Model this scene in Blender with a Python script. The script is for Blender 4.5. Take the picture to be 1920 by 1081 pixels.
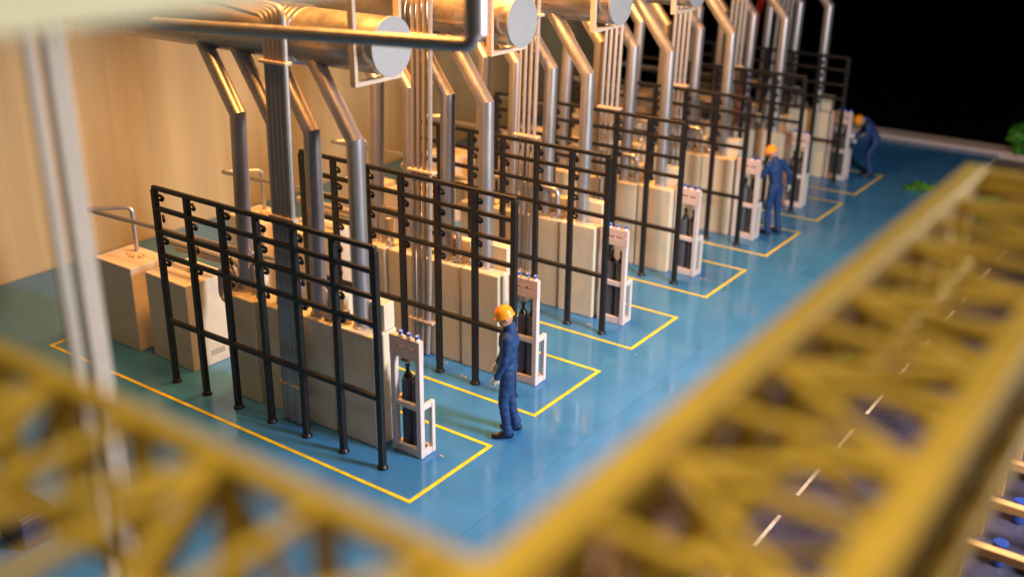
import bpy, bmesh, math, random
from mathutils import Vector, Matrix, noise

for o in list(bpy.data.objects):
    bpy.data.objects.remove(o, do_unlink=True)
scene = bpy.context.scene
C = scene.collection
PI = math.pi

# ------------------------------------------------------------------ camera
cam_d = bpy.data.cameras.new("camera")
cam = bpy.data.objects.new("camera", cam_d)
C.objects.link(cam)
fw = Vector((-0.5360, 0.7562, -0.3755)).normalized()
rt = Vector((0.8137, 0.5812, 0.0102)); rt = (rt - fw * rt.dot(fw)).normalized()
up = rt.cross(fw)
M = Matrix.Identity(4)
for r in range(3):
    M[r][0], M[r][1], M[r][2] = rt[r], up[r], -fw[r]
M.translation = Vector((8.242, -9.286, 8.154))
cam.matrix_world = M
cam_d.sensor_width = 36.0
cam_d.lens = 37.66
cam_d.clip_start = 0.05
cam_d.clip_end = 300
cam_d.dof.use_dof = True
cam_d.dof.focus_distance = 16.6
cam_d.dof.aperture_fstop = 0.255
scene.camera = cam

# ------------------------------------------------------------------ world, lamps, exposure
w = bpy.data.worlds.new("World"); scene.world = w; w.use_nodes = True
w.node_tree.nodes["Background"].inputs[0].default_value = (1.0, 0.80, 0.62, 1)
w.node_tree.nodes["Background"].inputs[1].default_value = 0.055

def area(name, loc, target, sx, sy, power, col, spread=180):
    d = bpy.data.lights.new(name, 'AREA'); d.shape = 'RECTANGLE'; d.size = sx; d.size_y = sy
    d.energy = power; d.color = col; d.spread = math.radians(spread)
    o = bpy.data.objects.new(name, d); C.objects.link(o)
    o.location = loc
    o.rotation_euler = (Vector(target) - Vector(loc)).to_track_quat('-Z', 'Y').to_euler()
    return o
area("warm_ceiling_lamp", (-3.4, 6.2, 10.4), (-3.4, 6.2, 0), 1.4, 13.0, 2600, (1.0, 0.41, 0.09), 125)
area("cool_side_lamp", (10.8, 3.6, 6.8), (-1.0, 6.0, 0.5), 2.5, 5.0, 2350, (1.0, 0.95, 0.92))
area("girder_fill_light", (8.0, -8.0, 13.5), (6.3, -6.3, 0), 1.6, 1.6, 150, (1.0, 0.84, 0.58), 90)  # added fill light, brightens the yellow girders

vs = scene.view_settings
vs.view_transform = 'Standard'; vs.look = 'None'; vs.exposure = 0.14; vs.gamma = 1.0
vs.use_curve_mapping = False

# ------------------------------------------------------------------ materials
def mat(name, col, rough=0.5, metal=0.0, var=0.0, vscale=6.0, bump=0.0, bscale=40.0, rvar=0.0, spec=0.5,
        stretch=(1, 1, 1), coat=0.0):
    m = bpy.data.materials.new(name); m.use_nodes = True
    nt = m.node_tree; b = nt.nodes["Principled BSDF"]
    b.inputs["Base Color"].default_value = (*col, 1)
    b.inputs["Roughness"].default_value = rough
    b.inputs["Metallic"].default_value = metal
    b.inputs["Specular IOR Level"].default_value = spec
    b.inputs["Coat Weight"].default_value = coat
    b.inputs["Coat Roughness"].default_value = 0.12
    if var or bump or rvar:
        tc = nt.nodes.new("ShaderNodeTexCoord")
        oi = nt.nodes.new("ShaderNodeObjectInfo")
        mp = nt.nodes.new("ShaderNodeMapping"); mp.inputs["Scale"].default_value = stretch
        nt.links.new(tc.outputs["Object"], mp.inputs[0])
        ad = nt.nodes.new("ShaderNodeVectorMath"); ad.operation = 'MULTIPLY_ADD'
        ad.inputs[1].default_value = (37, 37, 37)
        cmb = nt.nodes.new("ShaderNodeCombineXYZ")
        for k in range(3): nt.links.new(oi.outputs["Random"], cmb.inputs[k])
        nt.links.new(cmb.outputs[0], ad.inputs[0]); nt.links.new(mp.outputs[0], ad.inputs[2])
        n = nt.nodes.new("ShaderNodeTexNoise"); n.inputs["Scale"].default_value = vscale
        n.inputs["Detail"].default_value = 5; n.inputs["Roughness"].default_value = 0.6
        nt.links.new(ad.outputs[0], n.inputs["Vector"])
        if var:
            mx = nt.nodes.new("ShaderNodeMix"); mx.data_type = 'RGBA'
            mx.inputs["A"].default_value = tuple(c * (1 - var) for c in col) + (1,)
            mx.inputs["B"].default_value = tuple(min(1, c * (1 + var)) for c in col) + (1,)
            rmp = nt.nodes.new("ShaderNodeMapRange")
            rmp.inputs[1].default_value = 0.3; rmp.inputs[2].default_value = 0.7
            nt.links.new(n.outputs["Fac"], rmp.inputs[0])
            nt.links.new(rmp.outputs[0], mx.inputs["Factor"])
            nt.links.new(mx.outputs["Result"], b.inputs["Base Color"])
        if rvar:
            rr = nt.nodes.new("ShaderNodeMapRange")
            rr.inputs[1].default_value = 0.3; rr.inputs[2].default_value = 0.7
            rr.inputs[3].default_value = max(0.02, rough - rvar); rr.inputs[4].default_value = rough + rvar
            nt.links.new(n.outputs["Fac"], rr.inputs[0]); nt.links.new(rr.outputs[0], b.inputs["Roughness"])
        if bump:
            n2 = nt.nodes.new("ShaderNodeTexNoise"); n2.inputs["Scale"].default_value = bscale
            n2.inputs["Detail"].default_value = 4
            nt.links.new(ad.outputs[0], n2.inputs["Vector"])
            bp = nt.nodes.new("ShaderNodeBump"); bp.inputs["Strength"].default_value = bump
            bp.inputs["Distance"].default_value = 0.01
            nt.links.new(n2.outputs["Fac"], bp.inputs["Height"]); nt.links.new(bp.outputs[0], b.inputs["Normal"])
    return m

MT = dict(
    floor=mat("blue_epoxy", (0.046, 0.212, 0.52), 0.13, var=0.12, vscale=0.9, bump=0.06, bscale=4, rvar=0.08),
    line=mat("yellow_tape", (0.76, 0.62, 0.012), 0.5, var=0.22, vscale=7),
    kerb=mat("kerb_white", (0.62, 0.50, 0.46), 0.6, var=0.1),
    ground=mat("dark_road", (0.030, 0.030, 0.055), 0.35, var=0.35, vscale=1.5, rvar=0.12, bump=0.2, bscale=30),
    dash=mat("road_paint", (0.36, 0.33, 0.29), 0.6, var=0.35, vscale=14),
    wall=mat("cream_panel", (0.56, 0.465, 0.28), 0.28, var=0.13, vscale=0.9, rvar=0.05, stretch=(0.3, 1.3, 0.05)),
    black=mat("backdrop_black", (0.004, 0.004, 0.004), 0.95, spec=0.05),
    cream=mat("cream_board", (0.70, 0.63, 0.49), 0.55, var=0.07, vscale=5, bump=0.12, bscale=60, stretch=(1, 1, 0.25)),
    crate=mat("cream_card", (0.70, 0.62, 0.52), 0.6, var=0.05, vscale=4, bump=0.1, bscale=50),
    glue=mat("dried_glue", (0.55, 0.40, 0.22), 0.45, var=0.3, vscale=20),
    pipe=mat("satin_aluminium", (0.45, 0.44, 0.46), 0.38, 0.74, var=0.05, vscale=8, rvar=0.06, stretch=(1, 1, 0.2)),
    duct=mat("duct_metal", (0.46, 0.42, 0.38), 0.30, 0.8, var=0.06, vscale=4, rvar=0.06),
    cap=mat("duct_cap_grey", (0.42, 0.42, 0.44), 0.5, 0.2, var=0.04, vscale=10),
    tube=mat("thin_tube", (0.42, 0.40, 0.39), 0.45, 0.35, var=0.06, vscale=10, rvar=0.05),
    clamp=mat("clamp_plastic", (0.66, 0.52, 0.40), 0.5, var=0.08, vscale=20),
    frame=mat("black_paint", (0.012, 0.012, 0.014), 0.42, var=0.3, vscale=12, bump=0.15, bscale=70),
    rack=mat("rack_white", (0.74, 0.66, 0.65), 0.5, var=0.05, vscale=10, bump=0.1, bscale=60),
    rackpink=mat("rack_pinkish", (0.74, 0.57, 0.52), 0.5, var=0.06, vscale=10, bump=0.1, bscale=60),
    bottle=mat("bottle_slate", (0.085, 0.09, 0.11), 0.5, var=0.15, vscale=8),
    bottleblack=mat("bottle_neck", (0.006, 0.006, 0.007), 0.35),
    blueknob=mat("blue_knob", (0.03, 0.13, 0.62), 0.35),
    whiteknob=mat("white_collar", (0.78, 0.78, 0.80), 0.4),
    yellow=mat("girder_yellow", (0.54, 0.345, 0.032), 0.6, var=0.10, vscale=5, rvar=0.08),
    white=mat("white_steel", (0.78, 0.80, 0.70), 0.5, var=0.03),
    column=mat("white_column", (0.88, 0.82, 0.77), 0.45, var=0.03),
    navy=mat("coverall_navy", (0.008, 0.045, 0.165), 0.7, var=0.25, vscale=6, bump=0.5, bscale=9),
    skin=mat("skin", (0.52, 0.27, 0.17), 0.55, var=0.08, vscale=15),
    glove=mat("glove_white", (0.78, 0.74, 0.70), 0.6),
    shoe=mat("shoe_black", (0.008, 0.007, 0.007), 0.4),
    eye=mat("eye_dark", (0.02, 0.015, 0.012), 0.4),
    helmet=mat("helmet_orange", (0.92, 0.33, 0.012), 0.38, var=0.06, vscale=10),
    leaf=mat("leaf_green", (0.07, 0.30, 0.02), 0.55, var=0.5, vscale=9),
    stem=mat("stem_brown", (0.10, 0.06, 0.03), 0.7),
    red=mat("red_paint", (0.42, 0.006, 0.006), 0.35),
    tan=mat("tan_beam", (0.50, 0.27, 0.10), 0.5, var=0.1),
    tool=mat("tool_grey", (0.10, 0.10, 0.11), 0.4, 0.5),
    drumblue=mat("drum_blue", (0.015, 0.04, 0.20), 0.45, var=0.2),
    navybox=mat("navy_box", (0.012, 0.018, 0.09), 0.4),
    bluebox=mat("blue_box", (0.03, 0.16, 0.34), 0.5),
)

# ------------------------------------------------------------------ mesh helpers
MESH = {}
def finish(name, bm, material, smooth=False):
    me = bpy.data.meshes.new(name)
    bm.normal_update(); bm.to_mesh(me); bm.free()
    if smooth:
        for p in me.polygons: p.use_smooth = True
    if material: me.materials.append(MT[material])
    return me

def obj(name, me, parent=None, loc=(0, 0, 0), rot=(0, 0, 0), scale=(1, 1, 1)):
    o = bpy.data.objects.new(name, me); C.objects.link(o)
    o.location = loc; o.rotation_euler = rot; o.scale = scale
    if parent: o.parent = parent
    return o

def empty(name, loc=(0, 0, 0), rz=0):
    o = bpy.data.objects.new(name, None); C.objects.link(o)
    o.location = loc; o.rotation_euler = (0, 0, rz); o.empty_display_size = 0.1
    return o

def tag(o, label=None, cat=None, group=None, kind=None):
    if label: o["label"] = label
    if cat: o["category"] = cat
    if group: o["group"] = group
    if kind: o["kind"] = kind
    return o

def box(dx, dy, dz, material, bev=0.012, seg=2):
    """box centred in x, y with its base at z = 0"""
    key = ('box', round(dx, 4), round(dy, 4), round(dz, 4), material, bev)
    if key in MESH: return MESH[key]
    bm = bmesh.new(); bmesh.ops.create_cube(bm, size=1)
    bmesh.ops.scale(bm, vec=(dx, dy, dz), verts=bm.verts)
    bmesh.ops.translate(bm, vec=(0, 0, dz / 2), verts=bm.verts)
    if bev:
        bmesh.ops.bevel(bm, geom=bm.edges[:], offset=min(bev, 0.3 * min(dx, dy, dz)), segments=seg, profile=0.5, affect='EDGES')
    me = finish('box', bm, material, False)
    MESH[key] = me
    return me

def rounded(pts, rad, n=6):
    """polyline with its corners rounded"""
    pts = [Vector(p) for p in pts]
    out = [pts[0]]
    for i in range(1, len(pts) - 1):
        a, b, c = pts[i - 1], pts[i], pts[i + 1]
        d1 = (a - b); d2 = (c - b)
        r = min(rad, d1.length * 0.45, d2.length * 0.45)
        p1 = b + d1.normalized() * r; p2 = b + d2.normalized() * r
        for k in range(n + 1):
            t = k / n
            out.append((1 - t) ** 2 * p1 + 2 * t * (1 - t) * b + t * t * p2)
    out.append(pts[-1])
    return out

def sweep(bm, path, rad, seg=12, caps=True):
    path = [Vector(p) for p in path]
    n = len(path); rings = []
    t0 = (path[1] - path[0]).normalized()
    u = t0.orthogonal().normalized()
    for i, p in enumerate(path):
        t = ((path[min(i + 1, n - 1)] - p).normalized() + (p - path[max(i - 1, 0)]).normalized())
        t = t.normalized() if t.length > 1e-9 else t0
        u = (u - t * u.dot(t)).normalized(); v = t.cross(u)
        r = rad[i] if isinstance(rad, (list, tuple)) else rad
        # widen the mitre ring at sharp corners
        k = 1.0
        if 0 < i < n - 1:
            cosv = (path[i + 1] - p).normalized().dot((p - path[i - 1]).normalized())
            k = 1.0 / max(0.5, math.sqrt(max(0.01, (1 + cosv) / 2)))
        ring = []
        bend = None
        if k > 1.001:
            bend = ((path[i + 1] - p).normalized() - (p - path[i - 1]).normalized()).normalized()
        for s in range(seg):
            a = 2 * PI * s / seg
            d = u * math.cos(a) + v * math.sin(a)
            if bend is not None:
                d = d + bend * (d.dot(bend) * (k - 1))
            ring.append(bm.verts.new(p + d * r))
        rings.append(ring)
    for i in range(n - 1):
        for s in range(seg):
            bm.faces.new((rings[i][s], rings[i][(s + 1) % seg], rings[i + 1][(s + 1) % seg], rings[i + 1][s])).smooth = True
    if caps:
        bm.faces.new(list(reversed(rings[0]))); bm.faces.new(rings[-1])

def tube_mesh(path, rad, material, seg=12, key=None):
    if key and key in MESH: return MESH[key]
    bm = bmesh.new(); sweep(bm, path, rad, seg)
    bmesh.ops.recalc_face_normals(bm, faces=bm.faces[:])
    sm = [f.smooth for f in bm.faces]
    me = bpy.data.meshes.new('tube'); bm.to_mesh(me); bm.free()
    me.set_sharp_from_angle(angle=math.radians(30))
    me.materials.append(MT[material])
    if key: MESH[key] = me
    return me

def lathe(prof, material, seg=20, key=None):
    if key and key in MESH: return MESH[key]
    bm = bmesh.new(); rings = []
    for r, z in prof:
        if r < 1e-6: rings.append([bm.verts.new((0, 0, z))])
        else: rings.append([bm.verts.new((r * math.cos(2 * PI * s / seg), r * math.sin(2 * PI * s / seg), z)) for s in range(seg)])
    for a, b in zip(rings, rings[1:]):
        for s in range(seg):
            t = (s + 1) % seg
            if len(a) == 1 and len(b) == 1: continue
            if len(a) == 1: f = bm.faces.new((a[0], b[t], b[s]))
            elif len(b) == 1: f = bm.faces.new((a[s], a[t], b[0]))
            else: f = bm.faces.new((a[s], a[t], b[t], b[s]))
            f.smooth = True
    if len(rings[0]) > 1: bm.faces.new(list(reversed(rings[0])))
    if len(rings[-1]) > 1: bm.faces.new(rings[-1])
    bmesh.ops.recalc_face_normals(bm, faces=bm.faces[:])
    me = bpy.data.meshes.new('lathe'); bm.to_mesh(me); bm.free()
    me.set_sharp_from_angle(angle=math.radians(38))
    me.materials.append(MT[material])
    # keep crisp rims
    if key: MESH[key] = me
    return me

def beam(name, a, b, wid, hei, material, parent=None, upv=(0, 0, 1), bev=0.01):
    """square bar between two points, its own mesh in local axes"""
    a, b = Vector(a), Vector(b); d = b - a; L = d.length
    me = box(wid, hei, L, material, bev, 1)
    z = d.normalized(); upv = Vector(upv)
    if abs(z.dot(upv)) > 0.99: upv = Vector((0, 1, 0))
    y = (upv - z * upv.dot(z)).normalized(); x = y.cross(z)
    m = Matrix.Identity(4)
    for r in range(3): m[r][0], m[r][1], m[r][2], m[r][3] = x[r], y[r], z[r], a[r]
    o = bpy.data.objects.new(name, me); C.objects.link(o)
    if parent: o.parent = parent
    o.matrix_local = m if parent else o.matrix_local
    if not parent: o.matrix_world = m
    return o

def poly_slab(pts, z0, z1, material):
    """flat slab from a CCW outline"""
    bm = bmesh.new()
    lo = [bm.verts.new((x, y, z0)) for x, y in pts]; hi = [bm.verts.new((x, y, z1)) for x, y in pts]
    bm.faces.new(list(reversed(lo))); bm.faces.new(hi)
    n = len(pts)
    for i in range(n): bm.faces.new((lo[i], lo[(i + 1) % n], hi[(i + 1) % n], hi[i]))
    bmesh.ops.recalc_face_normals(bm, faces=bm.faces[:])
    return finish('slab', bm, material)

# ------------------------------------------------------------------ the setting
def rect(x0, y0, x1, y1): return [(x0, y0), (x1, y0), (x1, y1), (x0, y1)]
fl = empty("floor"); tag(fl, kind="structure")
obj("floor_panel", poly_slab(rect(-11.74, -12.0, 0.9955, 24.45), -0.10, 0.0, 'floor'), fl)
obj("floor_panel", poly_slab(rect(0.999, -12.0, 2.03, 24.45), -0.10, 0.0, 'floor'), fl)
tag(obj("ground", poly_slab(rect(-14, -16, 16, 25.9), -0.30, -0.10, 'ground')), kind="structure")
tag(obj("floor_edge_strip", poly_slab(rect(2.034, -12.0, 2.052, 24.45), -0.098, 0.012, 'kerb')), kind="structure")
tag(obj("back_kerb", poly_slab(rect(-11.7, 24.454, 7.5, 25.25), -0.098, 0.12, 'kerb')), kind="structure")
wl = obj("panel_wall", box(0.12, 37.6, 16.0, 'wall', 0.01), None, (-11.85, 6.0, -0.1))
tag(wl, "tall cream panel wall behind the bays with a warm glow", "wall")
tag(obj("backdrop", box(160, 0.3, 60, 'black', 0), None, (0, 60, -3)), kind="structure")
tag(obj("backdrop_floor", box(160, 140, 0.2, 'black', 0), None, (0, 0, -3.1)), kind="structure")  # added black sheet, hides the ambient world light together with the backdrop
for k in range(16):
    y0 = -0.9 + 1.46 * k
    o = obj("road_marking", poly_slab(rect(4.09, y0, 4.14, y0 + 0.84), -0.0995, -0.092, 'dash'))
    tag(o, kind="structure")

# ------------------------------------------------------------------ the bays
ORD = ["frontmost bay", "second bay from the front", "third bay from the front", "fourth bay from the front",
       "fifth bay from the front", "sixth bay from the front", "rearmost bay"]
FJ = [(-.055, .008), (.16, -.10), (.045, -.12), (-.059, -.085), (-.005, -.15), (.04, -.06), (-.03, .12)]
LN = [(0.0, 1.90), (0.0, 2.0), (0.05, 1.85), (0.05, 1.98), (0.02, 2.06), (0.08, 1.90), (-0.2, 2.1)]
rnd = random.Random(5)

def hook_mesh():
    key = 'hook'
    if key in MESH: return MESH[key]
    path = [(0, 0, 0.075)]
    for k in range(9):
        a = PI / 2 - k * (1.45 * PI) / 8
        path.append((0.034 * math.cos(a), 0, -0.01 + 0.034 * math.sin(a)))
    path[0] = (-0.035, 0, 0.045)
    return tube_mesh(path, 0.024, 'frame', 6, key)

def make_frame(i, y0):
    jx, jy = FJ[i]
    t = empty("hook_frame", (-0.846 + jx, y0 + 0.455 + jy, 0), rnd.uniform(-.006, .006))
    tag(t, "black grid frame with hooks standing in front of the %s" % ORD[i], "frame", "black hook frames")
    H = 3.34
    for k in range(7):
        x = -0.759 * k
        p = obj("post", box(0.10, 0.085, H - 0.03, 'frame', 0.012), t, (x, 0, 0.004))
        obj("base_plate", lathe([(0.085, 0), (0.085, 0.015), (0.06, 0.05), (0.05, 0.06)], 'frame', 12, 'foot'), p)
        if k > 0:
            for z in (3.15, 2.83, 2.47, 2.10):
                h = obj("hook", hook_mesh(), t, (x + 0.052, 0.075, z + rnd.uniform(-.02, .02)), (0, rnd.uniform(-.2, .2), rnd.uniform(-.5, .3)))
    for z in (H, 3.01, 2.63, 2.25, 1.12):
        r = 0.036 if z > 1.2 else 0.040
        obj("rail", box(6 * 0.759 + 0.06, r * 2, r * 2, 'frame', 0.014), t, (-3 * 0.759, -0.01 if z != H else 0, z - r + rnd.uniform(-.012, .012) * (z != H)), (0, rnd.uniform(-.0025, .0025), rnd.uniform(-.002, .002)))

CABS = [(-2.08, -1.31, 0.80, 1.30, 1.79), (-2.875, -2.13, 0.82, 1.36, 1.77), (-3.68, -3.03, 0.80, 1.34, 1.76), (-4.40, -3.735, 0.76, 1.30, 1.76)]
CABN = ["next to the white bottle rack", "second from the white bottle rack", "beside the tube bundle", "closest to the low crates"]
def make_cabinets(i, y0):
    for k, (x0, x1, ya, yb, h) in enumerate(CABS):
        jx, jy = rnd.uniform(-.015, .015), rnd.uniform(-.02, .02)
        t = empty("cabinet", ((x0 + x1) / 2 + jx, y0 + (ya + yb) / 2 + jy, 0.003), rnd.uniform(-.02, .02))
        tag(t, "tall cream cabinet %s, %s" % (CABN[k], ORD[i]), "cabinet", "tall cream cabinets")
        obj("body", box(x1 - x0, yb - ya, h, 'cream', 0.022), t)
        # small box on top at the back
        if k == 0: obj("top_box", box(0.42, 0.22, 0.40, 'cream', 0.012), t, (0.15, 0.13, h + 0.001))
        elif k == 1: obj("top_box", box(0.40, 0.18, 0.34, 'cream', 0.012), t, (0.12, 0.16, h + 0.001))
        elif k == 2: obj("top_box", box(0.34, 0.20, 0.24, 'cream', 0.012), t, (0.0, 0.15, h + 0.001))
        else: obj("top_box", box(0.42, 0.26, 0.42, 'cream', 0.012), t, (-0.05, 0.1, h + 0.001))
        obj("valve", lathe([(0.0, 0), (0.075, 0), (0.075, 0.10), (0.05, 0.13), (0.05, 0.19), (0.0, 0.19)], 'pipe', 14, 'valve'), t, (0.28 if k != 0 else -0.3, -0.06, h + 0.001))

def blob_crumbs(seed, n, r, s):
    rr = random.Random(seed); bm = bmesh.new()
    for _ in range(n):
        a = rr.uniform(0, 2 * PI); d = r * math.sqrt(rr.random())
        ret = bmesh.ops.create_icosphere(bm, subdivisions=1, radius=s * rr.uniform(.5, 1.3))
        sc = (rr.uniform(.7, 1.5), rr.uniform(.7, 1.5), rr.uniform(.4, 1.0))
        bmesh.ops.scale(bm, vec=sc, verts=ret['verts'])
        bmesh.ops.rotate(bm, cent=(0, 0, 0), matrix=Matrix.Rotation(rr.uniform(0, 6), 3, 'Z'), verts=ret['verts'])
        bmesh.ops.translate(bm, vec=(d * math.cos(a), d * math.sin(a) * .7, s * .3), verts=ret['verts'])
    return finish('crumbs', bm, 'glue')

def make_crates(i, y0):
    for k, (x0, x1, ya, yb, h, rz) in enumerate([(-6.60, -5.50, 0.86, 1.74, 1.55, -0.03), (-7.90, -6.86, 0.80, 1.60, 1.55, -0.02)]):
        t = empty("crate", ((x0 + x1) / 2 + rnd.uniform(-.03, .03), y0 + (ya + yb) / 2 + rnd.uniform(-.03, .03), 0.003), rz + rnd.uniform(-.03, .03))
        tag(t, ("low cream box between the cabinets and the outer box, %s" if k == 0 else "outermost low cream box nearest the panel wall, %s") % ORD[i],
            "box", "low cream boxes")
        obj("body", box(x1 - x0, yb - ya, h, 'crate', 0.014), t)
        c = obj("glue_residue", blob_crumbs(i * 2 + k, 26, 0.20 if k else 0.12, 0.028), t, (0.05, 0.1 - 0.05 * k, h)); c["kind"] = "stuff"
        if k == 0:
            key = 'vent'
            if key not in MESH:
                bm = bmesh.new()
                for a in range(7):
                    for b2 in range(3):
                        ret = bmesh.ops.create_cube(bm, size=1)
                        bmesh.ops.scale(bm, vec=(0.006, 0.025, 0.014), verts=ret['verts'])
                        bmesh.ops.translate(bm, vec=(0, a * 0.042, b2 * 0.035), verts=ret['verts'])
                MESH[key] = finish('vent', bm, 'frame')
            obj("vent_slots", MESH[key], t, ((x1 - x0) / 2 + 0.001, -0.05, 0.18))

def make_rack(i, y0):
    loc = [(-0.595, 0.962), (-0.573, 3.848), (-0.655, 6.85), (-0.72, 9.90), (-0.675, 12.80), (-0.70, 15.80), (-0.70, 18.87)][i]
    t = empty("bottle_rack", (loc[0], loc[1], 0.004), rnd.uniform(-.05, .02))
    tag(t, "white chair-shaped rack with pinkish top plate and blue knobs, %s" % ORD[i], "rack", "white bottle racks")
    W, D, H, L = 0.56, 0.34, 1.86, 0.84          # width along -x, depth along +y, tall back, low seat
    b = 0.088
    for x in (-b / 2, -W + b / 2):
        obj("upright", box(b, b, 1.56, 'rack', 0.01), t, (x, b / 2, 0.0))
        obj("short_post", box(b * .8, b * .8, L, 'rack', 0.01), t, (x, D - b / 2, 0.0))
        obj("side_bar", box(b * .78, D - 2 * b + 0.01, b * 1.1, 'rack', 0.008), t, (x, D / 2, 0.002))
        obj("side_bar", box(b * .78, D - 2 * b + 0.01, b * .9, 'rack', 0.008), t, (x, D / 2, L - b * .9 - .002))
    for z, hh in ((0.002, 0.13), (L - 0.09, 0.088)):
        obj("cross_bar", box(W - 2 * b + 0.01, b * .8, hh, 'rack', 0.008), t, (-W / 2, b / 2, z))
    obj("cross_bar", box(W - 2 * b + 0.01, b * .7, 0.08, 'rack', 0.008), t, (-W / 2, D - b / 2, 0.002))
    # top plate with two handle slots
    bm = bmesh.new()
    xs = [0, -0.09, -0.235, -0.275, -0.42, -W]; zs = [0, 0.14, 0.185, 0.31]
    vg = {}
    def V(ix, iz, s): 
        k = (ix, iz, s)
        if k not in vg: vg[k] = bm.verts.new((xs[ix], 0.0 if s == 0 else 0.09, zs[iz]))
        return vg[k]
    hole = {(1, 1), (3, 1)}
    cells = [(a, c) for a in range(5) for c in range(3) if (a, c) not in hole]
    cs = set(cells)
    for a, c in cells:
        bm.faces.new((V(a, c, 0), V(a + 1, c, 0), V(a + 1, c + 1, 0), V(a, c + 1, 0)))
        bm.faces.new((V(a, c + 1, 1), V(a + 1, c + 1, 1), V(a + 1, c, 1), V(a, c, 1)))
        for (da, dc, e0, e1) in ((-1, 0, (a, c), (a, c + 1)), (1, 0, (a + 1, c), (a + 1, c + 1)), (0, -1, (a, c), (a + 1, c)), (0, 1, (a, c + 1), (a + 1, c + 1))):
            if (a + da, c + dc) not in cs:
                bm.faces.new((V(*e0, 0), V(*e1, 0), V(*e1, 1), V(*e0, 1)))
    bmesh.ops.recalc_face_normals(bm, faces=bm.faces[:])
    if 'rackplate' not in MESH: MESH['rackplate'] = finish('plate', bm, 'rackpink')
    else: bm.free()
    obj("top_plate", MESH['rackplate'], t, (0.004, -0.006, 1.55))
    for k in range(3):
        x = -0.07 - 0.155 * k
        kn = obj("collar", lathe([(0.0, 0), (0.042, 0), (0.036, 0.035), (0.0, 0.035)], 'whiteknob', 12, 'collar'), t, (x, 0.045, 1.858))
        obj("knob", lathe([(0.0, 0.0), (0.034, 0), (0.042, 0.03), (0.036, 0.06), (0.0, 0.068)], 'blueknob', 10, 'knob'), kn, (0.0, 0, 0.034), (0.15, 0.3, 0), (0.85, 0.85, 0.85))
    side = ["on the aisle side", "on the cabinet side"]
    for k in range(2):
        x = -0.185 - 0.19 * k
        c, s = math.cos(t.rotation_euler.z), math.sin(t.rotation_euler.z)
        lx, ly = x, 0.165
        g = obj("gas_bottle", lathe([(0.0, 0), (0.086, 0), (0.092, 0.012), (0.092, 1.10), (0.082, 1.16), (0.0, 1.2)], 'bottle', 18, 'gas'),
                None, (loc[0] + lx * c - ly * s, loc[1] + lx * s + ly * c, 0.012))
        obj("neck", lathe([(0.0, 0), (0.078, 0), (0.06, 0.05), (0.028, 0.10), (0.028, 0.16), (0.036, 0.17), (0.036, 0.23), (0.0, 0.24)], 'bottleblack', 14, 'neck'), g, (0, 0, 1.155))
        tag(g, "dark slate gas bottle %s of its rack, %s" % (side[k], ORD[i]), "gas bottle", "gas bottles in the white racks")

PX = [(-1.72, -1.70), (-2.56, -2.50), (-3.36, -3.30), (-4.16, -4.02)]
PN = ["nearest the aisle", "second from the aisle", "third from the aisle", "farthest from the aisle"]
def make_pipes(i, y0):
    for k, (xb, xt) in enumerate(PX):
        zb = 4.53 + 0.03 * k * 0.5
        j = rnd.uniform(-.03, .03)
        base = CABS[k][4] + 0.004
        path = [(0, 0, 0), (xt - xb, 0, zb - base), (xt - xb - 1.0, 0.26, zb - base + 1.02)]
        o = obj("exhaust_pipe", tube_mesh(path, 0.122, 'pipe', 22, ('pipe', k)), None, (xb + j, y0 + 1.04, base))
        tag(o, "silver exhaust pipe %s, %s" % (PN[k], ORD[i]), "pipe", "silver exhaust pipes")
        obj("base_collar", lathe([(0.0, 0), (0.14, 0), (0.14, 0.02), (0.122, 0.03), (0.0, 0.03)], 'pipe', 18, 'pcollar'), o, (0, 0, 0.0))

def make_duct(i, y0):
    zc, r, yc = 5.78, 0.385, y0 + 1.44
    t = empty("overhead_duct", (-1.37, yc, zc))
    tag(t, "large round metal duct with grey end cap above the %s" % ORD[i], "duct", "overhead ducts")
    L = 9.6
    path = [(-L, 0, 0), (0, 0, 0)]
    obj("shell", tube_mesh(path, r, 'duct', 40, 'ductshell'), t)
    obj("end_cap", lathe([(0, 0), (r + 0.012, 0), (r + 0.012, 0.03), (0, 0.032)], 'cap', 40, 'ductcap'), t, (0.002, 0, 0), (0, PI / 2, 0))
    for k in range(5):
        obj("bellows_ring", lathe([(r - .02, -0.03), (r + 0.035, 0), (r - .02, 0.03)], 'duct', 40, 'bellow'), t, (-1.55 - 0.11 * k, 0, 0), (0, PI / 2, 0))
    # square hanger round the end
    s = r + 0.06
    for yy in (-s, s):
        obj("hanger_bar", box(0.10, 0.06, 2.2, 'clamp', 0.006), t, (-0.26, yy, -s))
    obj("hanger_bar", box(0.098, 2 * s + 0.055, 0.06, 'clamp', 0.006), t, (-0.26, 0, -s - 0.055))

def make_bundle(i, y0):
    y = y0 + (0.66 if i == 0 else 0.70)
    t = empty("tube_bundle", (-2.86, y, 0.004))
    tag(t, "flat bundle of thin vertical tubes with pale clamps, %s" % ORD[i], "tubes", "vertical tube bundles")
    n = 4 if i else 5
    for k in range(n):
        x = (k - (n - 1) / 2) * (0.088 if i == 0 else 0.118)
        top = 6.12 + 0.03 * k
        path = rounded([(x * 0.85 - 0.06, 0.02 * (k % 2), 0.02), (x, 0, 1.2), (x + 0.10, 0.04, top), (x - 1.1, 0.35, top + 0.03), (x - 6.0, 0.40, top + 0.06)], 0.16, 5)
        obj("tube", tube_mesh(path, 0.045 if i == 0 else 0.038, 'tube', 10, ('btube', n, k)), t)
    for z, xo in ((0.62, -0.01), (3.30, 0.05), (5.50, 0.09)):
        obj("clamp", box(n * (0.088 if i == 0 else 0.115) + 0.08, 0.14, 0.045, 'clamp', 0.01), t, (xo, 0.02, z))

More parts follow.
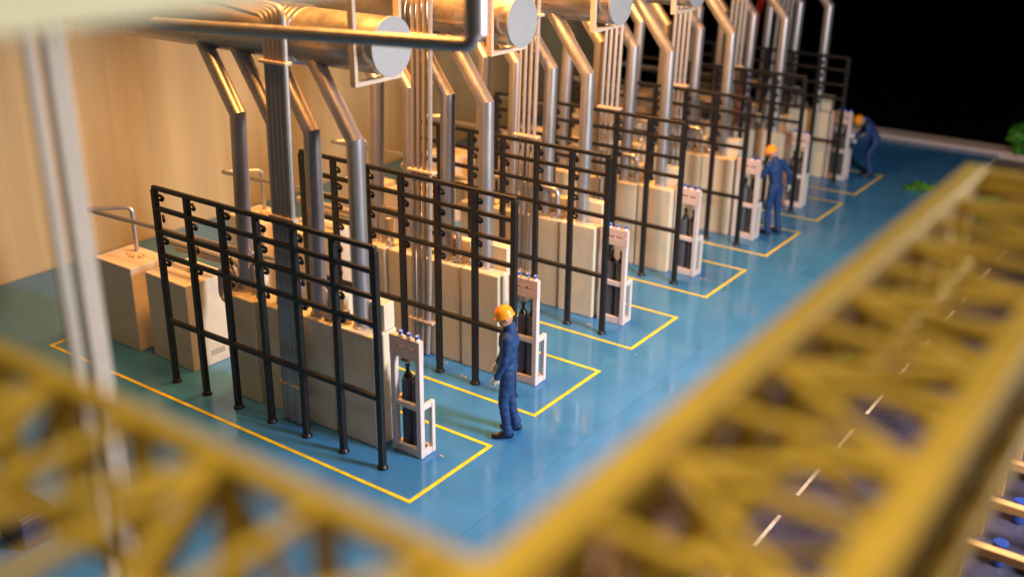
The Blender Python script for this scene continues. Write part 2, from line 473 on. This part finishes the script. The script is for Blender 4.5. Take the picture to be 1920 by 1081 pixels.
def make_tubes(i, y0):
    ph = ORD[i]
    specs = [
        ("thin tube looping over the low cream boxes, %s", [(-7.55, 1.45, 1.56), (-7.55, 1.45, 2.36), (-8.05, 0.93, 2.36), (-8.04, 0.91, 2.36), (-3.2, 1.18, 2.36), (-3.2, 1.18, 1.78)], 0.042, 0.10),
        ("thick upper tube running from the low boxes to the cabinets, %s", [(-6.35, 1.25, 2.05), (-4.75, 1.32, 2.02), (-4.52, 1.28, 2.0), (-4.50, 1.26, 1.66)], 0.062, 0.12),
        ("thick lower tube running from the low boxes to the cabinets, %s", [(-6.45, 1.48, 1.84), (-5.1, 1.50, 1.86), (-4.78, 1.28, 1.86), (-4.74, 1.26, 1.30), (-4.45, 1.2, 1.30)], 0.062, 0.12),
        ("bent tube arching over the cabinet tops, %s", [(-3.95, 0.98, 1.77), (-3.95, 0.98, 2.30), (-3.05, 1.12, 2.30), (-3.05, 1.12, 1.77)], 0.048, 0.14),
        ("short hooked tube beside the second exhaust pipe, %s", [(-2.75, 0.93, 2.34), (-2.24, 0.95, 2.34), (-2.22, 0.95, 1.86), (-2.36, 0.92, 1.82)], 0.048, 0.12),
        ("curled tube on top of the farthest tall cabinet, %s", [(-4.28, 0.92, 1.77), (-4.28, 0.84, 2.12), (-4.50, 0.80, 2.12), (-4.52, 0.80, 1.70), (-4.47, 0.80, 1.62), (-4.2, 0.72, 1.62)], 0.045, 0.12),
    ]
    for k, (lab, pts, r, rr) in enumerate(specs):
        key = ('tubes', k)
        b = Vector(pts[0])
        me = tube_mesh(rounded([Vector(p) - b for p in pts], rr), r, 'pipe' if k in (0, 3, 4) else 'tube', 10, key)
        o = obj("bent_tube", me, None, (b.x, y0 + b.y, b.z))
        tag(o, lab % ph, "tube", "bent tubes round the cabinets")

def make_line(i, y0):
    ja, jb = LN[i]
    y1, y2 = y0 + ja, y0 + jb
    x0, x1, w_ = -8.40, 0.0, 0.062
    t = empty("floor_marking", (0, 0, 0)); tag(t, kind="structure")
    z0, z1 = 0.0006, 0.005
    for (a, b, c, d) in ((x0, y1, x1 - w_ - .0005, y1 + w_), (x1 - w_, y1, x1, y2), (x0, y2 - w_, x1 - w_ - .0005, y2), (x0, y1 + w_ + .0005, x0 + w_, y2 - w_ - .0005)):
        obj("line", poly_slab(rect(a, b, c, d), z0, z1, 'line'), t)

for i in range(7):
    y0 = 3.0 * i
    make_line(i, y0); make_frame(i, y0); make_cabinets(i, y0); make_crates(i, y0); make_rack(i, y0)
    make_pipes(i, y0); make_duct(i, y0); make_bundle(i, y0); make_tubes(i, y0)

for k, (x, y, rr_, n) in enumerate([(-2.35, 3.62, 0.10, 9), (-1.75, 3.42, 0.08, 8), (-0.42, 1.22, 0.05, 5), (-1.2, 6.55, 0.08, 6), (0.35, 5.9, 0.25, 5), (-0.5, 9.95, 0.1, 5)]):
    o = obj("glue_crumbs", blob_crumbs(60 + k, n, rr_, 0.013), None, (x, y, 0.001)); tag(o, kind="stuff")

# ------------------------------------------------------------------ yellow lattice girders
def girder(name, label, L, wid, dep, panel, ch, origin, rz, n0=0.0):
    """runs along +x locally; top far chord along y = 0, near chord at y = -wid; top at z = 0"""
    t = empty(name, origin, rz); tag(t, label, "girder", "yellow lattice girders")
    h2 = ch / 2
    for y in (-h2, -wid + h2):
        for z in (-h2, -dep + h2):
            beam("chord", (0, y, z), (L, y, z), ch, ch if z == -h2 else ch * .8, 'yellow', t, (0, 0, 1), 0.015)
    n = int(L / panel)
    beam("cross_bar", (L - ch * .5, -ch, -h2), (L - ch * .5, -wid + ch, -h2), ch * .9, ch * .9, 'yellow', t, (0, 0, 1), 0.01)
    for k in range(n + 1):
        x = min(max(k * panel + n0, ch), L - 0.16)
        for y in (-h2, -wid + h2):
            beam("vertical_bar", (x, y, -ch), (x, y, -dep + ch * .9), 0.06, 0.10, 'yellow', t, (0, 1, 0), 0.008)
        for z in ((-h2, -dep + h2) if k % 2 == 0 else (-h2,)):
            beam("cross_bar", (x, -ch, z), (x, -wid + ch, z), 0.055, 0.055, 'yellow', t, (0, 0, 1), 0.008)
        if k < n:
            xb = min((k + 1) * panel + n0, L - 0.16)
            s = k % 2
            ya, yb = (-ch, -wid + ch) if s else (-wid + ch, -ch)
            beam("diagonal_bar", (x, ya, -h2 * 1.1), (xb, yb, -h2 * 1.1), 0.055, 0.05, 'yellow', t, (0, 0, 1), 0.008)
            beam("diagonal_bar", (x, yb, -dep + h2 * .9), (xb, ya, -dep + h2 * .9), 0.045, 0.045, 'yellow', t, (0, 0, 1), 0.008)
            for y in (-h2, -wid + h2):
                za, zb = (-ch, -dep + ch * .8) if s else (-dep + ch * .8, -ch)
                beam("diagonal_bar", (x, y * 1.01, za), (xb, y * 1.01, zb), 0.055, 0.05, 'yellow', t, (0, 1, 0), 0.008)
    return t
# along the aisle (local x = world +y): local y = 0 edge at world x = 6.62, width towards +x
g1 = girder("lattice_girder", "yellow lattice girder running back along the aisle, blurred in the right foreground", 6.75, 0.97, 0.78, 0.465, 0.15, (6.703, -8.695, 6.3), -PI / 2 + PI)
g2 = girder("lattice_girder", "yellow lattice girder crossing the lower left corner, blurred in the foreground", 9.0, 1.04, 0.78, 0.465, 0.085, (-2.25, -7.259, 6.3), 0)

# ------------------------------------------------------------------ pale roof beam and columns
rb = empty("roof_beam", (4.64, -12.0, 7.55), PI / 2); tag(rb, "pale greenish white beam crossing the top left corner, out of focus", "beam")
obj("web", box(20.0, 0.10, 0.55, 'white', 0.01), rb, (10.0, 0.12, 0.04))
obj("flange", box(20.0, 0.30, 0.04, 'white', 0.008), rb, (10.0, 0.12, 0.0))
obj("flange", box(20.0, 0.30, 0.04, 'white', 0.008), rb, (10.0, 0.12, 0.591))
for k, (x, y, ww, lab) in enumerate([(2.02, -5.63, 0.075, "slim pale white column at far left, left of the pair"), (1.60, -5.21, 0.135, "wide pale white column at far left, right of the pair")]):
    o = obj("white_column", box(ww, ww, 8.4, 'column', 0.01), None, (x, y, 0.002), (0, 0, 1.3)); tag(o, lab, "column", "pale columns at the left")
    obj("base_plate", box(ww + .1, ww + .1, 0.03, 'column', 0.005), o, (0, 0, 0.001))

# elbow pipe and tray in front of the second duct
o = obj("elbow_pipe", tube_mesh(rounded([(-5.2, 0, -0.26), (0, 0, 0), (0.02, 0, 2.2)], 0.16), 0.078, 'pipe', 16), None, (1.52, -0.5, 6.34))
tag(o, "shiny metal pipe running level in front of the ducts then turning up", "pipe")
obj("riser_sleeve", tube_mesh([(0.02, 0, 0.12), (0.02, 0, 2.1)], 0.125, 'pipe', 16), o)

# red leaning pipe and a blue box among the rear bays
o = obj("red_pipe", tube_mesh([(0, 0, 0), (0.75, 0, 6.2)], 0.085, 'red', 16), None, (-3.36, 17.0, 0.003)); tag(o, "red pipe leaning among the silver pipes of the rear bays", "pipe")
obj("base_flange", lathe([(0, 0), (0.15, 0), (0.15, 0.03), (0, 0.03)], 'red', 16), o)
o = obj("blue_box", box(0.6, 0.5, 0.45, 'bluebox', 0.02), None, (-10.2, 22.3, 0.004)); tag(o, "small blue box on the floor far back by the panel wall", "box")
obj("lid", box(0.62, 0.52, 0.04, 'bluebox', 0.01), o, (0, 0, 0.451))
o = obj("navy_box", box(0.55, 0.45, 0.4, 'navybox', 0.03), None, (-3.45, -3.45, 0.004)); tag(o, "dark navy box on the floor under the left girder", "box")
obj("lid", box(0.57, 0.47, 0.05, 'navybox', 0.02), o, (0, 0, 0.401))

# low tan rack with blue drums at the far right
t = empty("drum_rack", (6.7, 4.6, -0.098)); tag(t, "low tan timber rack holding blue drums at the right edge", "rack")
for yy in (-1.7, -0.55, 0.6, 1.75):
    obj("cross_beam", box(2.0, 0.12, 0.12, 'tan', 0.01), t, (0.6, yy, 0.45))
    for xx in (-0.3, 1.5): obj("leg", box(0.1, 0.1, 0.45, 'tan', 0.01), t, (xx, yy, 0))
for xx in (-0.3, 1.5): obj("side_beam", box(0.1, 3.7, 0.1, 'tan', 0.01), t, (xx, 0.02, 0.571))
for a in range(3):
    for b2 in range(3):
        o = obj("blue_drum", lathe([(0, 0), (0.13, 0), (0.14, 0.03), (0.13, 0.06), (0.13, 0.36), (0.14, 0.38), (0.13, 0.40), (0, 0.4)], 'drumblue', 14, 'drum'), None, (6.75 + 0.42 * b2, 3.5 + 1.15 * a, -0.096), (0, 0, 0), (0.7, 0.7, 0.8))
        tag(o, "small blue drum in the %s row of the tan rack, %s" % (["nearest", "middle", "farthest"][a], ["closest to the road", "in the middle", "farthest from the road"][b2]), "drum", "blue drums in the tan rack")

# ------------------------------------------------------------------ greenery
def foliage(name, label, loc, r, h, n, leaf, seed, group, flat=False):
    rr = random.Random(seed); t = empty(name, loc); tag(t, label, "plant", group)
    bm = bmesh.new()
    lob = [(Vector((rr.uniform(-.5, .5) * r, rr.uniform(-.5, .5) * r, h * rr.uniform(.35, .75))), r * rr.uniform(.35, .6)) for _ in range(7)]
    for _ in range(n):
        c, lr = rr.choice(lob)
        v = Vector((rr.gauss(0, 1), rr.gauss(0, 1), rr.gauss(0, 1))).normalized() * lr * rr.uniform(.6, 1.05)
        p = c + v
        p.z = max(0.01, min(p.z if not flat else p.z * .5, h))
        nrm = (v.normalized() + Vector((rr.uniform(-.6, .6), rr.uniform(-.6, .6), rr.uniform(-.2, .8)))).normalized()
        a = nrm.orthogonal().normalized(); a.rotate(Matrix.Rotation(rr.uniform(0, 6.3), 3, nrm)); b = nrm.cross(a)
        s = leaf * rr.uniform(.6, 1.3)
        vs_ = [bm.verts.new(p + q) for q in (-a * s, -b * s * .45 + nrm * s * .12, a * s, b * s * .45 + nrm * s * .12)]
        bm.faces.new(vs_)
    cr = obj("crown", finish('leaves', bm, 'leaf'), t); 
    bm = bmesh.new()
    for k in range(4):
        a = k * 1.6; sweep(bm, [(0, 0, 0), (0.15 * r * math.cos(a), 0.15 * r * math.sin(a), h * .3), (0.4 * r * math.cos(a), 0.4 * r * math.sin(a), h * .6)], [r * .07, r * .05, r * .025], 6)
    obj("trunk", finish('stems', bm, 'stem', True), t)
foliage("bush", "round green bush at the right end of the back kerb", (2.75, 24.55, -0.1), 0.62, 1.15, 1500, 0.075, 1, None)
foliage("plant_tuft", "flat green tuft on the blue floor near the far end of the aisle", (1.20, 19.35, 0.002), 0.42, 0.24, 520, 0.055, 2, "green tufts", True)
for k, (x, y, where) in enumerate([(3.0, 18.2, "farthest back, level with the rearmost bay"), (2.95, 19.1, "behind the yellow girder, last in the row"), (3.31, 5.35, "nearest the camera, seen through the girder"),
                            (3.37, 7.9, "second nearest, seen through the girder"), (3.40, 12.2, "halfway along the road")]):
    foliage("plant_tuft", "green tuft on the road verge, %s" % where, (x, y, -0.099), 0.30, 0.30, 300, 0.05, 10 + k, "green tufts")

# ------------------------------------------------------------------ workers
def capsule(bm, a, b, ra, rb, seg=14):
    a, b = Vector(a), Vector(b); d = b - a; L = d.length
    prof = []
    for k in range(5): 
        t = -PI / 2 + k * PI / 8; prof.append((ra * math.cos(t), ra * math.sin(t)))
    for k in range(1, 5):
        t = k * PI / 8; prof.append((rb * math.cos(t), L + rb * math.sin(t)))
    prof.insert(4, (ra, 0)) if False else None
    prof.insert(5, (rb, L))
    z = d.normalized() if L > 1e-6 else Vector((0, 0, 1)); u = z.orthogonal().normalized(); v = z.cross(u)
    rings = []
    for r, h in prof:
        if r < 1e-5: rings.append([bm.verts.new(a + z * h)])
        else: rings.append([bm.verts.new(a + z * h + (u * math.cos(2 * PI * s / seg) + v * math.sin(2 * PI * s / seg)) * r) for s in range(seg)])
    for p, q in zip(rings, rings[1:]):
        for s in range(seg):
            t = (s + 1) % seg
            if len(p) == 1 and len(q) == 1: continue
            if len(p) == 1: bm.faces.new((p[0], q[t], q[s]))
            elif len(q) == 1: bm.faces.new((p[s], p[t], q[0]))
            else: bm.faces.new((p[s], p[t], q[t], q[s]))

def ellipsoid(bm, c, r, rot=None):
    ret = bmesh.ops.create_icosphere(bm, subdivisions=3, radius=1)
    bmesh.ops.scale(bm, vec=r, verts=ret['verts'])
    if rot is not None: bmesh.ops.rotate(bm, cent=(0, 0, 0), matrix=rot, verts=ret['verts'])
    bmesh.ops.translate(bm, vec=c, verts=ret['verts'])

def worker(label, loc, rz, J, size=1.2):
    """figure faces +x locally, left is +y; J = joint positions in metres for a 1.75 m person"""
    prims = []   # (kind, a, b, ra, rb, material)
    def cap(a, b, ra, rb, m): prims.append(('c', Vector(a), Vector(b), ra, rb, m))
    def ell(c, r, m, rot=None): prims.append(('e', Vector(c), Vector(r), rot, None, m))
    pel, chest, neck, head = Vector(J['pel']), Vector(J['chest']), Vector(J['neck']), Vector(J['head'])
    up_t = (chest - pel).normalized()
    side = Vector(J.get('side', (0, 1, 0))).normalized()
    fwd_t = side.cross(up_t).normalized()
    rotT = Matrix((fwd_t, side, up_t)).transposed()
    # torso
    ell(pel + up_t * 0.02, (0.125, 0.165, 0.13), 'navy', rotT)
    ell((pel + chest) / 2, (0.115, 0.150, 0.20), 'navy', rotT)
    ell(chest, (0.125, 0.185, 0.19), 'navy', rotT)
    for s in ('l', 'r'):
        hip, kn, an, toe = [Vector(v) for v in J['leg_' + s]]
        cap(hip, kn, 0.092, 0.066, 'navy'); cap(kn, an + Vector((0, 0, 0.02)), 0.066, 0.056, 'navy')
        cap(an + Vector((0, 0, 0.05)), an + Vector((0, 0, -0.005)), 0.066, 0.064, 'navy')
        heel = an + (an - toe).normalized() * 0.04; heel.z = 0.045
        toe2 = toe.copy(); toe2.z = 0.036
        cap(heel, (heel + toe2) / 2 + Vector((0, 0, 0.012)), 0.044, 0.047, 'shoe'); cap((heel + toe2) / 2, toe2, 0.045, 0.036, 'shoe')
        sh, el, wr, hd = [Vector(v) for v in J['arm_' + s]]
        cap(chest + up_t * 0.10 + side * (0.10 if s == 'l' else -0.10), sh, 0.085, 0.075, 'navy')
        cap(sh, el, 0.068, 0.052, 'navy'); cap(el, wr, 0.052, 0.041, 'navy')
        # hand: palm, four fingers of unequal length, thumb
        hdir = (hd - wr).normalized()
        wide = Vector(J.get('palm_' + s, (1, 0, 0))); wide = (wide - hdir * wide.dot(hdir)).normalized()
        nrm = hdir.cross(wide)
        if J.get('flip_' + s): nrm = -nrm
        pc = wr + hdir * 0.055
        for kx in (-0.022, 0.0, 0.022):
            cap(wr + hdir * 0.01 + wide * kx * .6, wr + hdir * 0.088 + wide * kx, 0.019, 0.017, 'glove')
        cap(wr - hdir * .02, wr + hdir * 0.02, 0.035, 0.031, 'glove')
        for f, (off, ln) in enumerate(((-0.033, 0.062), (-0.011, 0.075), (0.011, 0.070), (0.033, 0.055))):
            b0 = wr + hdir * 0.092 + wide * off
            m1 = b0 + hdir * ln * .5 + nrm * 0.010; e1 = m1 + hdir * ln * .38 + nrm * 0.026
            cap(b0, m1, 0.0105, 0.0098, 'glove'); cap(m1, e1, 0.0098, 0.0085, 'glove')
        tb = wr + hdir * 0.03 - wide * 0.03; tm = tb + hdir * 0.035 - wide * 0.028 + nrm * .01; te = tm + hdir * 0.032 - wide * 0.006 + nrm * .012
        cap(tb, tm, 0.0135, 0.0115, 'glove'); cap(tm, te, 0.0115, 0.0095, 'glove')
    # neck and head
    cap(chest + up_t * 0.16, neck + (head - neck) * 0.3, 0.062, 0.050, 'skin')
    hu = (head - neck).normalized()
    hf = Vector(J['look']); hf = (hf - hu * hf.dot(hu)).normalized(); hs = hu.cross(hf)
    rotH = Matrix((hf, hs, hu)).transposed()
    ell(head, (0.096, 0.076, 0.108), 'skin', rotH)
    ell(head + hf * 0.03 - hu * 0.055, (0.062, 0.058, 0.066), 'skin', rotH)
    cap(head + hf * 0.092 + hu * 0.012, head + hf * 0.108 - hu * 0.022, 0.010, 0.015, 'skin')
    for s in (-1, 1):
        ell(head + hs * s * 0.078 - hf * 0.005 - hu * 0.01, (0.022, 0.012, 0.034), 'skin', rotH)
        ell(head + hf * 0.084 + hs * s * 0.032 + hu * 0.012, (0.014, 0.017, 0.010), 'eye', rotH)
    cap(head + hf * 0.088 + hs * 0.02 - hu * 0.062, head + hf * 0.088 - hs * 0.02 - hu * 0.062, 0.008, 0.008, 'skin')
    # collar
    cap(chest + up_t * 0.15, chest + up_t * 0.185, 0.082, 0.072, 'navy')
    bm = bmesh.new()
    for p in prims:
        if p[0] == 'c': capsule(bm, p[1], p[2], p[3], p[4])
        else: ellipsoid(bm, p[1], p[2], p[3])
    bmesh.ops.recalc_face_normals(bm, faces=bm.faces[:])
    me = bpy.data.meshes.new("body_raw"); bm.to_mesh(me); bm.free()
    tmp = bpy.data.objects.new("body_tmp", me); C.objects.link(tmp)
    md = tmp.modifiers.new("remesh", 'REMESH'); md.mode = 'VOXEL'; md.voxel_size = 0.0085
    sm = tmp.modifiers.new("smooth", 'SMOOTH'); sm.factor = 0.5; sm.iterations = 3
    dg = bpy.context.evaluated_depsgraph_get()
    bme = bpy.data.meshes.new_from_object(tmp.evaluated_get(dg))
    bpy.data.objects.remove(tmp, do_unlink=True); bpy.data.meshes.remove(me)
    # folds in the cloth, then materials by the nearest primitive
    names = ['navy', 'skin', 'glove', 'shoe', 'eye']
    bme.materials.clear()
    for nme in names: bme.materials.append(MT[nme])
    def sd(p, q):
        if p[0] == 'c':
            ab = p[2] - p[1]; L2 = ab.length_squared
            t = max(0, min(1, (q - p[1]).dot(ab) / L2)) if L2 > 1e-12 else 0
            return (q - p[1] - ab * t).length - (p[3] + (p[4] - p[3]) * t)
        l = q - p[1]
        if p[3] is not None: l = p[3].transposed() @ l
        k = Vector((l.x / p[2].x, l.y / p[2].y, l.z / p[2].z)).length
        return (k - 1) * min(p[2])
    for f in bme.polygons:
        q = f.center; best = min(prims, key=lambda p: sd(p, q)); f.material_index = names.index(best[5]); f.use_smooth = True
    navyv = set()
    for f in bme.polygons:
        if f.material_index == 0: navyv.update(f.vertices)
    nrm = [v.normal.copy() for v in bme.vertices]
    for iv in navyv:
        v = bme.vertices[iv]; c = v.co
        k = noise.noise(Vector((c.x * 11, c.y * 11, c.z * 19))) * 0.008 + noise.noise(Vector((c.x * 30, c.y * 30, c.z * 46))) * 0.003
        v.co = c + nrm[iv] * k
    t = empty("person", loc, rz); t.scale = (size, size, size); tag(t, label, "person", "workers in navy coveralls")
    obj("body", bme, t)
    # hard hat
    bm = bmesh.new(); seg = 28
    prof = [(0.0, 0.118), (0.03, 0.117), (0.06, 0.106), (0.085, 0.084), (0.102, 0.05), (0.108, 0.01), (0.110, -0.012), (0.117, -0.020), (0.117, -0.026), (0.104, -0.022)]
    rings = []
    for r, z in prof:
        if r == 0: rings.append([bm.verts.new((0, 0, z))]); continue
        ring = []
        for s in range(seg):
            a = 2 * PI * s / seg
            rx = r * 1.10; ry = r * 0.95
            x, y = rx * math.cos(a), ry * math.sin(a)
            if z < -0.015 and math.cos(a) > 0: x += 0.022 * math.cos(a) ** 2 * (1 if r > .11 else .2)
            ring.append(bm.verts.new((x, y, z)))
        rings.append(ring)
    for p, q in zip(rings, rings[1:]):
        for s in range(seg):
            tt = (s + 1) % seg
            if len(p) == 1: bm.faces.new((p[0], q[s], q[tt]))
            else: bm.faces.new((p[s], q[s], q[tt], p[tt]))
    hm = finish('hard_hat', bm, 'helmet', True)
    h = obj("hard_hat", hm, t, head + hu * 0.030)
    h.rotation_euler = rotH.to_euler()
    hb = bmesh.new()
    sweep(hb, [Vector((0.112 * math.cos(a) , 0, 0.01 + 0.112 * math.sin(a))) for a in [PI * (k / 10) for k in range(1, 10)]], 0.008, 6)
    obj("ridge", finish('ridge', hb, 'helmet', True), h)
    return t

# nearest worker: upright, facing the cabinets (world -x), near arm hanging
worker("standing worker in navy coverall and orange hard hat beside the two nearest racks", (-0.03, 2.32, 0.004), math.radians(212), dict(
    pel=(0.01, 0, 0.93), chest=(0.0, 0, 1.29), neck=(0.015, 0, 1.50), head=(0.05, 0, 1.61), look=(1, 0.12, -0.18),
    leg_l=((0.01, 0.09, 0.90), (0.055, 0.10, 0.49), (0.0, 0.11, 0.09), (0.17, 0.13, 0.04)),
    leg_r=((0.01, -0.09, 0.90), (-0.01, -0.10, 0.49), (-0.09, -0.11, 0.09), (0.08, -0.13, 0.04)),
    arm_l=((0.0, 0.205, 1.40), (0.03, 0.235, 1.12), (0.13, 0.215, 0.90), (0.17, 0.205, 0.82)), palm_l=(0.8, -0.2, 0.3),
    arm_r=((0.0, -0.205, 1.40), (0.03, -0.24, 1.12), (0.14, -0.21, 0.91), (0.18, -0.20, 0.83)), palm_r=(0.8, 0.2, 0.3), flip_r=True))
# middle worker: seen from behind, right arm out with a tool
w2 = worker("worker seen from behind with right arm held out holding a grey tool", (-0.55, 13.55, 0.004), math.radians(162), dict(
    pel=(0, 0, 0.93), chest=(0.05, 0, 1.28), neck=(0.10, 0, 1.48), head=(0.16, 0.01, 1.57), look=(1, 0.35, -0.40),
    leg_l=((0, 0.09, 0.90), (0.04, 0.11, 0.49), (0.0, 0.12, 0.09), (0.17, 0.15, 0.04)),
    leg_r=((0, -0.09, 0.90), (0.0, -0.11, 0.49), (-0.06, -0.12, 0.09), (0.10, -0.16, 0.04)),
    arm_l=((0.06, 0.20, 1.38), (0.16, 0.24, 1.15), (0.36, 0.18, 1.20), (0.45, 0.16, 1.21)), palm_l=(0, 0.2, 1),
    arm_r=((0.05, -0.205, 1.38), (-0.04, -0.32, 1.16), (0.0, -0.38, 0.95), (0.015, -0.39, 0.86)), palm_r=(1, 0, 0.2), flip_r=True))
o = obj("hand_tool", tube_mesh([(0, 0, 0.08), (0, 0, -0.10), (0.02, 0, -0.16)], [0.02, 0.022, 0.035], 'tool', 10), None)
mw = Matrix.Translation((-0.55, 13.55, 0.004)) @ Matrix.Rotation(math.radians(162), 4, 'Z') @ Matrix.Scale(1.2, 4)
o.location = mw @ Vector((0.03, -0.37, 0.80)); tag(o, "grey hand tool held by the worker seen from behind", "tool")
obj("grip", tube_mesh([(0, 0, 0.10), (0, 0, 0.02)], 0.027, 'bottleblack', 10), o)
# far worker: bent over towards the rearmost rack
worker("worker bending forward over the rearmost white rack", (-0.36, 19.80, 0.004), math.radians(208), dict(
    pel=(-0.07, 0, 0.86), chest=(0.10, 0, 1.14), neck=(0.22, 0, 1.27), head=(0.31, 0, 1.28), look=(0.5, 0.05, -0.9),
    leg_l=((-0.07, 0.09, 0.84), (0.07, 0.11, 0.48), (-0.02, 0.12, 0.09), (0.15, 0.14, 0.04)),
    leg_r=((-0.07, -0.09, 0.84), (0.03, -0.11, 0.47), (-0.10, -0.12, 0.09), (0.07, -0.15, 0.04)),
    arm_l=((0.16, 0.20, 1.21), (0.17, 0.26, 0.95), (0.34, 0.17, 0.84), (0.42, 0.14, 0.83)), palm_l=(0.2, 0.2, 1),
    arm_r=((0.16, -0.20, 1.21), (0.18, -0.26, 0.97), (0.36, -0.16, 0.90), (0.44, -0.13, 0.89)), palm_r=(0.2, -0.2, 1), flip_r=True))
